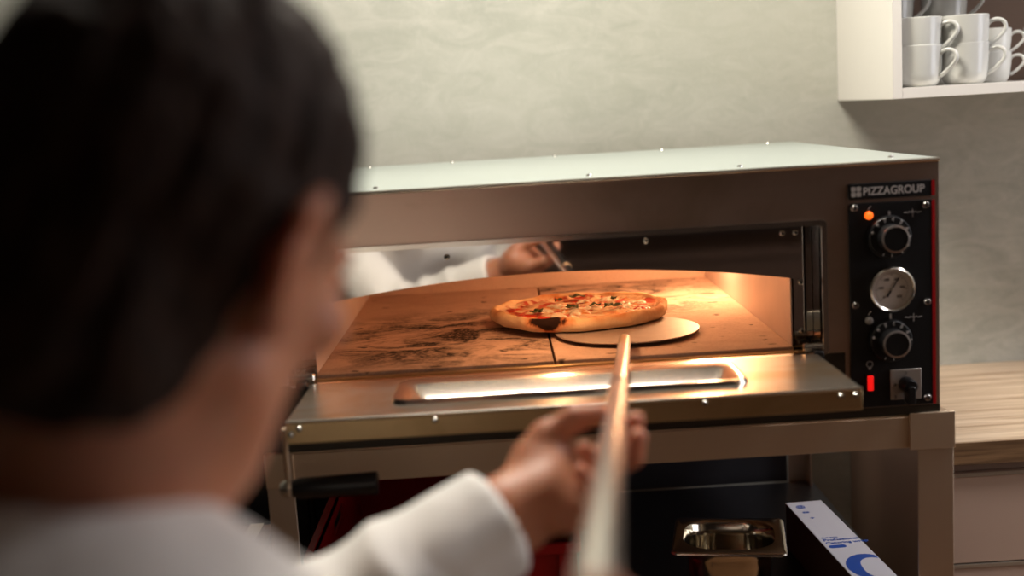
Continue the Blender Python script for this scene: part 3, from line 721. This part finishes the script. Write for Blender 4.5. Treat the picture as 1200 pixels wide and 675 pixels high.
obj('neck_tube', bm, 'pole', pl, smooth=60)
obj('handle', T([pole(-.447), pole(-.452), pole(-.9), pole(-1.30), pole(-1.318)], [.0092, .0101, .0101, .0101, .008], 24), 'pole', pl, smooth=60)
obj('handle_collar', T([pole(-.4465), pole(-.4495)], .0108, 24), 'steel_edge', pl)

# ------------------------------------------------------------------ implicit surfaces for the cook
class Field:
    def __init__(s, lo, hi, h):
        s.lo = np.array(lo, float); s.h = h; s.n = np.ceil((np.array(hi)-s.lo)/h).astype(int)+1
        s.F = np.full(s.n, .2, np.float32)
    def sub(s, lo, hi):
        a = np.clip(np.floor((np.array(lo)-s.lo)/s.h).astype(int), 0, s.n-1); b = np.clip(np.ceil((np.array(hi)-s.lo)/s.h).astype(int)+1, 1, s.n)
        ax = [s.lo[i]+s.h*np.arange(a[i], b[i]) for i in range(3)]
        X = np.meshgrid(*ax, indexing='ij', sparse=True)
        return tuple(slice(a[i], b[i]) for i in range(3)), X
    def add(s, lo, hi, fn, k=.01, op='u'):
        m = k+3*s.h; lo = np.array(lo)-m; hi = np.array(hi)+m
        sl, X = s.sub(lo, hi)
        if min(x.stop-x.start for x in sl) <= 0: return
        d = fn(*X).astype(np.float32); f = s.F[sl]
        if op == 'u':
            hh = np.clip(k-np.abs(f-d), 0, None)/k; s.F[sl] = np.minimum(f, d)-hh*hh*k*.25
        elif op == 's':
            d = -d; hh = np.clip(k-np.abs(f-d), 0, None)/k; s.F[sl] = np.maximum(f, d)+hh*hh*k*.25
        elif op == 'i': s.F[sl] = np.maximum(f, d)
    def cap(s, a, b, ra, rb=None, k=.01, op='u'):
        a = np.array(a, float); b = np.array(b, float); rb = ra if rb is None else rb; v = b-a; vv = v@v+1e-12
        def fn(X, Y, Z):
            px_, py_, pz_ = X-a[0], Y-a[1], Z-a[2]
            t = np.clip((px_*v[0]+py_*v[1]+pz_*v[2])/vv, 0, 1)
            return np.sqrt((px_-t*v[0])**2+(py_-t*v[1])**2+(pz_-t*v[2])**2)-(ra+(rb-ra)*t)
        r = max(ra, rb); s.add(np.minimum(a, b)-r, np.maximum(a, b)+r, fn, k, op)
    def ell(s, c, r, Rm=None, k=.01, op='u'):
        c = np.array(c, float); r = np.array(r, float); Rm = np.eye(3) if Rm is None else np.array(Rm)
        def fn(X, Y, Z):
            p = [X-c[0], Y-c[1], Z-c[2]]
            q = [(p[0]*Rm[0][i]+p[1]*Rm[1][i]+p[2]*Rm[2][i]) for i in range(3)]
            k0 = np.sqrt(sum((q[i]/r[i])**2 for i in range(3))); k1 = np.sqrt(sum((q[i]/r[i]**2)**2 for i in range(3)))+1e-9
            return np.where(k0 < 1e-4, -r.min(), k0*(k0-1)/k1)
        m = r.max(); s.add(c-m, c+m, fn, k, op)
    def mesh(s, name):
        F = s.F; ins = F < 0
        idx = -np.ones(tuple(x-1 for x in F.shape), np.int64)
        cnt = np.zeros(idx.shape, np.int8)
        for i in (0, 1):
            for j in (0, 1):
                for k in (0, 1): cnt += ins[i:F.shape[0]-1+i, j:F.shape[1]-1+j, k:F.shape[2]-1+k]
        cells = np.argwhere((cnt > 0) & (cnt < 8)); idx[tuple(cells.T)] = np.arange(len(cells))
        acc = np.zeros((len(cells), 3)); num = np.zeros(len(cells))
        cs = [(i, j, k) for i in (0, 1) for j in (0, 1) for k in (0, 1)]
        for a in cs:
            for ax in range(3):
                if a[ax]: continue
                b = list(a); b[ax] = 1
                fa = F[tuple((cells+a).T)]; fb = F[tuple((cells+b).T)]; m = (fa < 0) != (fb < 0)
                t = np.where(m, fa/(fa-fb+1e-20), 0)
                p = np.array(a, float)[None].repeat(len(cells), 0); p[:, ax] = t
                acc[m] += p[m]; num[m] += 1
        V = s.lo+(cells+acc/num[:, None])*s.h
        Q = []
        for ax in range(3):
            u, v = (ax+1) % 3, (ax+2) % 3
            sl0 = [slice(None)]*3; sl1 = [slice(None)]*3; sl0[ax] = slice(0, -1); sl1[ax] = slice(1, None)
            e = ins[tuple(sl0)] != ins[tuple(sl1)]; E = np.argwhere(e)
            E = E[(E[:, u] > 0) & (E[:, v] > 0) & (E[:, u] < F.shape[u]-1) & (E[:, v] < F.shape[v]-1)]
            du = np.zeros(3, int); du[u] = 1; dv = np.zeros(3, int); dv[v] = 1
            q = np.stack([idx[tuple((E-du-dv).T)], idx[tuple((E-dv).T)], idx[tuple(E.T)], idx[tuple((E-du).T)]], 1)
            flip = ~ins[tuple(E.T)]; q[flip] = q[flip][:, ::-1]; Q.append(q)
        Q = np.concatenate(Q); Q = Q[(Q >= 0).all(1)]
        me = bpy.data.meshes.new(name); me.vertices.add(len(V)); me.vertices.foreach_set('co', V.ravel())
        me.loops.add(len(Q)*4); me.loops.foreach_set('vertex_index', Q.ravel().astype(np.int32))
        me.polygons.add(len(Q)); me.polygons.foreach_set('loop_start', np.arange(0, len(Q)*4, 4, dtype=np.int32))
        me.update(calc_edges=True); me.validate(); me.polygons.foreach_set('use_smooth', [True]*len(me.polygons)); me.update()
        return me
rs_ = np.random.RandomState(5)
WV = [(rs_.normal(size=3), rs_.uniform(0, 6.28)) for _ in range(10)]
def nz(X, Y, Z, s):
    o = 0
    for i, (w, p) in enumerate(WV):
        w = w/np.linalg.norm(w)*s*(.7+.16*i); o = o+np.sin(X*w[0]+Y*w[1]+Z*w[2]+p)/(1+.25*i)
    return o/3.

# --- pose (positions in metres, oven coordinates)
v3 = lambda *a: np.array(a, float)
ty = math.radians(35); TF = v3(math.sin(ty), math.cos(ty), 0); TR = v3(math.cos(ty), -math.sin(ty), 0); UP = v3(0, 0, 1)
NECK = v3(.044, -1.018, .160); PEL = v3(-.145, -1.30, -.235)
SPV = (NECK-PEL)/np.linalg.norm(NECK-PEL)           # along the spine
TFn = np.cross(SPV, TR); TFn = TFn/np.linalg.norm(TFn)
if TFn@TF < 0: TFn = -TFn
TM = np.stack([TR, TFn, SPV], 1)
LSH = NECK-TR*.185-SPV*.055+TFn*.01; RSH = v3(.172, -1.128, .045)
LEL = v3(.045, -.800, -.062); LWR = v3(.258, -.700, .026)
REL = v3(.245, -1.33, -.150); RWR = v3(.292, -1.285, .075)
yw, pt, rl = math.radians(22), math.radians(20), math.radians(13)
HR = v3(math.cos(yw), -math.sin(yw), 0); HF = v3(math.sin(yw)*math.cos(pt), math.cos(yw)*math.cos(pt), -math.sin(pt)); HU = np.cross(HR, HF)
HR, HU = HR*math.cos(rl)-HU*math.sin(rl), HU*math.cos(rl)+HR*math.sin(rl)
HC = v3(.1085, -1.0420, .2930); HM = np.stack([HR, HF, HU], 1)
H = lambda x, y, z: HC+HR*x+HF*y+HU*z
def hcap(f, a, b, ra, rb=None, k=.012, op='u'): f.cap(H(*a), H(*b), ra, rb, k, op)

def cam(px_, py_, d):   # calibrated view, used only once to read off where the fingers are
    r = v3(.99818, -.01399, -.05859); u = v3(.06002, .14746, .98725); fw = v3(.00518, .98897, -.14803)
    return v3(.268, -1.6162, .347)+d*(fw+r*(px_-600)/1400-u*(py_-337.5)/1400)
def hand_left(f):
    W = LWR; S = 1.
    thumb = [cam(622, 560, .985), cam(640, 512, .985), cam(674, 490, .985), cam(703, 484, .985)]
    rad_t = [.0185, .0125, .0105, .0088]
    f.cap(W, cam(640, 580, .97), .027, .027, .02)                 # heel
    f.cap(W, cam(655, 560, .985), .026, .022, .02)
    f.cap(cam(630, 540, .985), cam(655, 575, .975), .021, .021, .02)
    f.cap(cam(640, 545, .99), cam(668, 552, .995), .020, .0135, .018)
    f.cap(cam(640, 585, .955), cam(668, 596, .95), .020, .013, .018)
    f.cap(cam(668, 552, .995), cam(666, 604, .945), .0125, .0115, .014)
    for i in range(3): f.cap(thumb[i], thumb[i+1], rad_t[i], rad_t[i+1], .008)
    ch = [([(668, 550, 1.002), (708, 532, 1.008), (738, 514, 1.006), (745, 492, 1.0)], .0098),
          ([(670, 566, .984), (714, 552, .988), (742, 535, .986), (748, 512, .982)], .0098),
          ([(668, 586, .966), (706, 580, .962), (706, 550, .955), (684, 527, .955)], .0092),
          ([(664, 602, .948), (694, 600, .940), (698, 574, .936), (680, 552, .938)], .0082)]
    for pts, r in ch:
        p = [cam(*q) for q in pts]
        rr = [r*1.12, r, r*.92, r*.80]
        for i in range(3): f.cap(p[i], p[i+1], rr[i], rr[i+1], .0035)
def hand_right(f):
    P0 = np.array(pole(-1.245)); ax = np.array(PD.normalized())           # towards the butt end
    up = v3(0, 0, 1); up -= ax*(up@ax); up /= np.linalg.norm(up); sd = np.cross(ax, up)     # sideways
    if sd[0] < 0: sd = -sd
    # palm below and right of the pole
    for i, o in enumerate((-.030, -.010, .010, .030)):
        c = P0-ax*o; r = (.0092, .0095, .0090, .0080)[i]
        mc = c-up*.026+sd*.012; p1 = c-up*.012-sd*.024; p2 = c+up*.014-sd*.020; p3 = c+up*.020+sd*.0
        f.cap(RWR, mc, .023, .0125, .015)
        f.cap(mc, p1, r*1.15, r, .005); f.cap(p1, p2, r, r*.95, .004); f.cap(p2, p3, r*.95, r*.8, .004)
    b = P0+up*.0-ax*.028
    f.cap(RWR, b+sd*.026-up*.02, .02, .014, .015); f.cap(b+sd*.026-up*.02, b+sd*.022+up*.008-ax*.012, .0125, .0105, .006); f.cap(b+sd*.022+up*.008-ax*.012, b+sd*.006+up*.023-ax*.02, .0105, .0088, .005)

def torso(f, g, arms=True):
    """trunk and arms; g is extra thickness for clothing"""
    c = lambda u, r=0, w=0: PEL+SPV*u+TR*r+TFn*w
    Lt = np.linalg.norm(NECK-PEL)
    f.ell(c(.02), (.165+g, .115+g, .15), TM, .03); f.ell(c(.20), (.150+g, .110+g, .17), TM, .05)
    f.ell(c(.37), (.165+g, .112+g, .155), TM, .05)
    f.cap(c(Lt-.075, -.11), c(Lt-.075, .09), .062+g, .060+g, .05)
    f.cap(NECK-SPV*.05, LSH, .056+g, .058+g, .05); f.cap(NECK-SPV*.06, RSH, .056+g, .056+g, .05)
    f.cap(LSH, LEL, .054+g, .043+g, .02); f.cap(RSH, REL, .054+g, .043+g, .02)

def build_body():
    f = Field((-.46, -1.52, -1.14), (.44, -.58, .46), .004)
    torso(f, -.012)
    f.cap(LEL, LWR, .040, .026, .02); f.cap(REL, RWR, .040, .026, .02)
    hand_left(f); hand_right(f)
    # legs
    for s in (-1, 1):
        hip = PEL+TR*s*.085-SPV*.02; knee = PEL+TR*s*.10+TF*.10+v3(0, 0, -.42); ank = PEL+TR*s*.105+TF*.05+v3(0, 0, -.82)
        f.cap(hip, knee, .085, .055, .03); f.cap(knee, ank, .054, .036, .02); f.cap(ank+v3(0, 0, -.04), ank+TF*.13+v3(0, 0, -.055), .032, .024, .02)
    # neck
    nb = NECK-SPV*.01
    f.cap(nb, H(0, -.035, -.045), .066, .062, .03); f.cap(nb+TF*.02, H(0, .0, -.07), .055, .050, .03)
    # head
    f.ell(H(0, -.012, .032), (.074, .096, .086), HM, .02)
    f.ell(H(0, .026, -.035), (.061, .066, .082), HM, .03)
    hcap(f, (0, .072, -.098), (0, .070, -.090), .019, .024, .02)
    for s in (-1, 1):
        hcap(f, (s*.054, .0, -.052), (s*.020, .062, -.095), .017, .018, .02)
        hcap(f, (s*.012, .090, .018), (s*.042, .076, .018), .011, .010, .012)
        f.ell(H(s*.046, .062, -.018), (.022, .020, .018), HM, .015)
        f.ell(H(s*.031, .104, -.001), (.015, .014, .010), HM, .010, 's')
        f.ell(H(s*.031, .080, -.001), (.013, .010, .011), HM, .004)
        # ear: rim, lobe and hollow
        pts = [(.070, .004, .008), (.077, .000, .026), (.085, -.016, .034), (.089, -.030, .024), (.088, -.033, .004), (.083, -.024, -.014), (.077, -.010, -.026), (.072, -.002, -.024)]
        for i in range(len(pts)-1):
            a, b = pts[i], pts[i+1]; r = .0048 if i < 5 else .0062
            hcap(f, (s*a[0], a[1], a[2]), (s*b[0], b[1], b[2]), r, r, .004)
        f.ell(H(s*.077, -.014, .004), (.0065, .018, .027), HM, .006)
        hcap(f, (s*.070, -.001, -.004), (s*.076, -.003, -.004), .005, .005, .004)
    hcap(f, (0, .096, .006), (0, .116, -.030), .008, .011, .012); 
    for s in (-1, 1): hcap(f, (s*.012, .104, -.033), (s*.010, .104, -.033), .008, .008, .006)
    hcap(f, (-.020, .088, -.058), (.020, .088, -.058), .0065, .0065, .008); hcap(f, (-.017, .087, -.068), (.017, .087, -.068), .0075, .0075, .008)
    return f.mesh('person')
person = thing('person', 'cook in a white jacket seen from behind, guiding the peel handle with his left hand', 'person', (PEL[0], PEL[1], FLOOR))
body = link_mesh('body', build_body(), 'skin', person)
def build_hair():
    f = Field(HC-.17, HC+.17, .003)
    f.ell(H(0, -.014, .036), (.083, .106, .097), HM, .01)
    hcap(f, (0, -.070, -.01), (0, -.060, -.055), .038, .034, .03)
    f.cap(NECK+v3(0, 0, .03), H(0, -.037, -.045), .068, .0665, .02)
    for s in (-1, 1): hcap(f, (s*.068, .006, .03), (s*.069, .010, -.010), .009, .006, .015)
    sl, X = f.sub(HC-.2, HC+.2)
    p = [X[i]-HC[i] for i in range(3)]; q = [p[0]*HM[0][i]+p[1]*HM[1][i]+p[2]*HM[2][i] for i in range(3)]
    hl = np.interp(q[1].ravel(), [-.12, -.07, -.045, -.030, -.020, -.004, .012, .022, .045, .075, .10], [-.098, -.094, -.082, -.045, .012, .030, -.004, .022, .050, .072, .095]).reshape(q[1].shape)
    cut = hl-q[2]
    F = f.F[sl]+.0035*nz(q[0]*3, q[1]*3, q[2]*.6, 95.)+.002*nz(*q, 210.)
    kk = .012; hh = np.clip(kk-np.abs(F-cut), 0, None)/kk; f.F[sl] = np.maximum(F, cut)+hh*hh*kk*.25
    return f.mesh('hair')
link_mesh('hair', build_hair(), 'hair', person)
for s in (-1, 1):
    c = H(s*.031, .0815, -.001); e = obj('eye', L([(.0120*math.sin(a), -.0120*math.cos(a)) for a in np.linspace(0, PI, 15)], c, Vector(HF), n=20), 'eye', person)
    obj('iris', L([(0, .0125), (.003, .0122), (.0060, .0108)], c, Vector(HF-HU*.35), n=16), 'iris', e)
    bm = bmesh.new(); tube(bm, [H(s*.017, .0885, .001), H(s*.024, .0935, .0065), H(s*.032, .0945, .0075), H(s*.040, .0905, .0055), H(s*.045, .084, .000)], [.002, .0035, .0042, .0038, .002], 10); obj('eyelid', bm, 'skin', person)
    bm = bmesh.new(); tube(bm, [H(s*.014, .1005, .022), H(s*.028, .100, .027), H(s*.044, .090, .024)], [.003, .0035, .002], 8); obj('eyebrow', bm, 'hair', person)
def build_jacket():
    f = Field((-.50, -1.56, -.62), (.44, -.60, .30), .0055)
    g = .014; torso(f, g)
    la = (LWR-LEL)/np.linalg.norm(LWR-LEL); ra = (RWR-REL)/np.linalg.norm(RWR-REL)
    le = LWR-la*.018; re = RWR-ra*.03
    f.cap(LEL, le, .056, .047, .02); f.cap(REL, re, .054, .043, .02)
    c = lambda u, r=0, w=0: PEL+SPV*u+TR*r+TFn*w
    for s in (-1, 1): f.cap(PEL+TR*s*.075, PEL+TR*s*.08+v3(0, 0, -.16), .105, .115, .05)
    # cloth folds
    sl, X = f.sub((-.6, -1.6, -.7), (.5, -.5, .4))
    X = [np.asarray(x) for x in X]
    amp = .0055
    near = np.abs(f.F) < .05
    nzv = nz(X[0], X[1], X[2], 26.)
    tl = ((X[0]-LEL[0])*la[0]+(X[1]-LEL[1])*la[1]+(X[2]-LEL[2])*la[2])
    dl = np.sqrt(np.maximum(0, (X[0]-LEL[0])**2+(X[1]-LEL[1])**2+(X[2]-LEL[2])**2-tl**2))
    ondl = np.clip(1-(dl-.06)/.03, 0, 1)*np.clip((tl+.06)/.04, 0, 1)*np.clip((.30-tl)/.02, 0, 1)
    fold = np.abs(np.sin(tl*55+nz(X[0], X[1], X[2], 20.)*1.6))
    f.F[sl] += (amp*nzv*(1-.7*np.clip((tl-.18)/.04, 0, 1)*ondl)+.0075*(fold-.5)*ondl*np.clip((.20-tl)/.05, 0, 1)).astype(np.float32)
    # sleeve ends cut flat and hollow
    def trim(P, a, R=.09, inner=.036):
        def fn(x, y, z):
            t = (x-P[0])*a[0]+(y-P[1])*a[1]+(z-P[2])*a[2]; rr = np.sqrt(np.maximum(0, (x-P[0])**2+(y-P[1])**2+(z-P[2])**2-t**2))
            return -np.maximum(-t, rr-R)            # inside where it must stay
        f.add(P-.12, P+.12, lambda x, y, z: -fn(x, y, z), .003, 's')
        f.cap(P-a*.02, P+a*.05, inner, inner, .003, 's')
    trim(le+la*.012, la, .09, .035); trim(re+ra*.012, ra, .075, .032)
    # neckline and stand collar
    ax = H(0, -.03, -.05)-NECK; ax = ax/np.linalg.norm(ax)
    f.cap(NECK-ax*.02, NECK+ax*.12, .071, .071, .004, 's')
    def collar(x, y, z):
        t = (x-NECK[0])*ax[0]+(y-NECK[1])*ax[1]+(z-NECK[2])*ax[2]
        rr = np.sqrt(np.maximum(0, (x-NECK[0])**2+(y-NECK[1])**2+(z-NECK[2])**2-t**2))
        fr = ((x-NECK[0])*TF[0]+(y-NECK[1])*TF[1])
        return np.maximum(np.abs(rr-.0745)-.0035, np.abs(t+.018+fr*.62)-.021)
    f.add(NECK-.12, NECK+.12, collar, .006)
    return f.mesh('jacket')
jk = link_mesh('jacket', build_jacket(), 'cloth', person)
# double row of buttons on the jacket front
Lt = np.linalg.norm(NECK-PEL)
dgp = None
for s in (-1, 1):
    for k in range(4):
        P_ = PEL+SPV*(.12+.09*k)+TR*s*.045
        hit, loc, nrm, _ = jk.ray_cast(Vector(P_+TFn*.4)-OFF['jacket'], Vector(-TFn))
        if hit: obj('button', L([(0, .004), (.005, .0038), (.0075, .002), (.0078, -.002)], loc+OFF['jacket'], nrm, n=18), 'eye', jk)
def build_trousers():
    f = Field((-.46, -1.50, -1.12), (.25, -.95, -.10), .008)
    for s in (-1, 1):
        hip = PEL+TR*s*.085-SPV*.02; knee = PEL+TR*s*.10+TF*.10+v3(0, 0, -.42); ank = PEL+TR*s*.105+TF*.05+v3(0, 0, -.82)
        f.cap(hip, knee, .096, .068, .03); f.cap(knee, ank, .068, .056, .02)
    f.ell(PEL+SPV*.02, (.165, .118, .12), TM, .03)
    return f.mesh('trousers')
link_mesh('trousers', build_trousers(), 'trousers', person)
for s in (-1, 1):
    f = Field(PEL+v3(-.3, -.3, -.95), PEL+v3(.35, .35, -.78), .006)
    a = PEL+TR*s*.105+TF*.05; a = v3(a[0], a[1], FLOOR)
    f.cap(a+v3(0, 0, .045)-TF*.02, a+v3(0, 0, .04)+TF*.15, .044, .036, .02); f.cap(a+v3(0, 0, .05), a+v3(0, 0, .10), .044, .044, .02)
    f.add(a-.3, a+.3, lambda x, y, z: (FLOOR+.003)-z+0*x+0*y, .004, 'i')
    me = f.mesh('shoe')
    if len(me.vertices): link_mesh('shoe', me, 'shoe', person)

# ------------------------------------------------------------------ the far side of the room, seen only in reflections
t = thing('added_back_counter', 'added dark wooden counter for the reflections, along the far side behind the cook', 'counter', (.4, Y0+.35, FLOOR))  # unseen counter, added so the steel has dark wood to reflect
obj('counter_body', B(-1.2, 2.0, Y0+.02, Y0+.6, FLOOR, FLOOR+.86), 'wood_dark', t, bev=.003); obj('counter_top', B(-1.22, 2.02, Y0+.01, Y0+.63, FLOOR+.86, FLOOR+.90), 'wood_dark', t, bev=.003)

# ------------------------------------------------------------------ lamps
def ceiling_lamp(x, y, w, d, label, power, col, lit=True):
    t = thing('ceiling_light', label, 'ceiling light', (x, y, CEIL-.04), 'ceiling lights')
    bm = bmesh.new(); ring_prism(bm, rrect(x-w/2-.02, x+w/2+.02, y-d/2-.02, y+d/2+.02, .01), rrect(x-w/2, x+w/2, y-d/2, y+d/2, .004), CEIL-.04, CEIL-.001, 'xy'); obj('frame', bm, 'white_lam', t)
    obj('diffuser', B(x-w/2, x+w/2, y-d/2, y+d/2, CEIL-.02, CEIL-.012), 'lamp' if lit else 'lamp_dim', t, smooth=0)
    l = bpy.data.lights.new('ceiling_light_glow', 'AREA'); l.shape = 'RECTANGLE'; l.size = w; l.size_y = d; l.energy = power; l.color = col
    o = bpy.data.objects.new('light_source', l); C.objects.link(o); o.parent = t; o.location = (0, 0, .015); return t
ceiling_lamp(.30, .10, .6, .3, 'ceiling light above the oven, close to the plaster wall', 33, (1, .93, .81))
ceiling_lamp(2.1, -.15, .5, .3, 'added ceiling fill light in front of the oak worktop on the right', 27, (.97, .94, .98))  # unseen light, added to lift the wall under the cups
ceiling_lamp(2.2, -1.7, .6, .3, 'added dim ceiling fill light over the far counter, behind the cook', 2.8, (1, .54, .30), False)  # unseen light, added as weak warm fill from behind
l = bpy.data.lights.new('oven_lamp_glow', 'POINT'); l.energy = 3.0; l.color = (1, .60, .31); l.shadow_soft_size = .02
o = bpy.data.objects.new('lamp_source', l); C.objects.link(o); o.parent = ov; o.location = Vector((.615, .45, .128))-OFF[ov.name]

l = bpy.data.lights.new('added_front_glow', 'POINT'); l.energy = .85; l.color = (1, .56, .27); l.shadow_soft_size = .015  # glow of the added front lamp
o = bpy.data.objects.new('lamp_source', l); C.objects.link(o); o.parent = ov; o.location = Vector((.34, .07, .150))-OFF[ov.name]
# ------------------------------------------------------------------ camera, lift, render settings
cd = bpy.data.cameras.new('camera'); cam_o = bpy.data.objects.new('camera', cd); C.objects.link(cam_o)
yaw, pitch, roll = .0052, .1486, -.0593
r = v3(.99818, -.01399, -.05859); u = v3(.06002, .14746, .98725); fw = v3(.00518, .98897, -.14803)
mt = Matrix(((r[0], u[0], -fw[0], .268), (r[1], u[1], -fw[1], -1.6162), (r[2], u[2], -fw[2], .347), (0, 0, 0, 1)))
cam_o.matrix_world = mt
cd.sensor_width = 36; cd.lens = 1400/1200*36; cd.clip_start = .02
cd.dof.use_dof = True; cd.dof.focus_distance = 1.86; cd.dof.aperture_fstop = 2.1; cd.dof.aperture_blades = 0
bpy.context.scene.camera = cam_o
for o in list(C.objects):
    if o.parent is None: o.location.z += 1.14
w = bpy.data.worlds.new('world'); bpy.context.scene.world = w; w.use_nodes = True
w.node_tree.nodes['Background'].inputs[0].default_value = (.75, .85, 1., 1)
sc = bpy.context.scene
sc.view_settings.view_transform = 'Standard'; sc.view_settings.look = 'None'; sc.view_settings.gamma = 1; sc.view_settings.exposure = 0
sc.view_settings.use_curve_mapping = False
sc.cycles.use_denoising = True
sc.cycles.max_bounces = 10
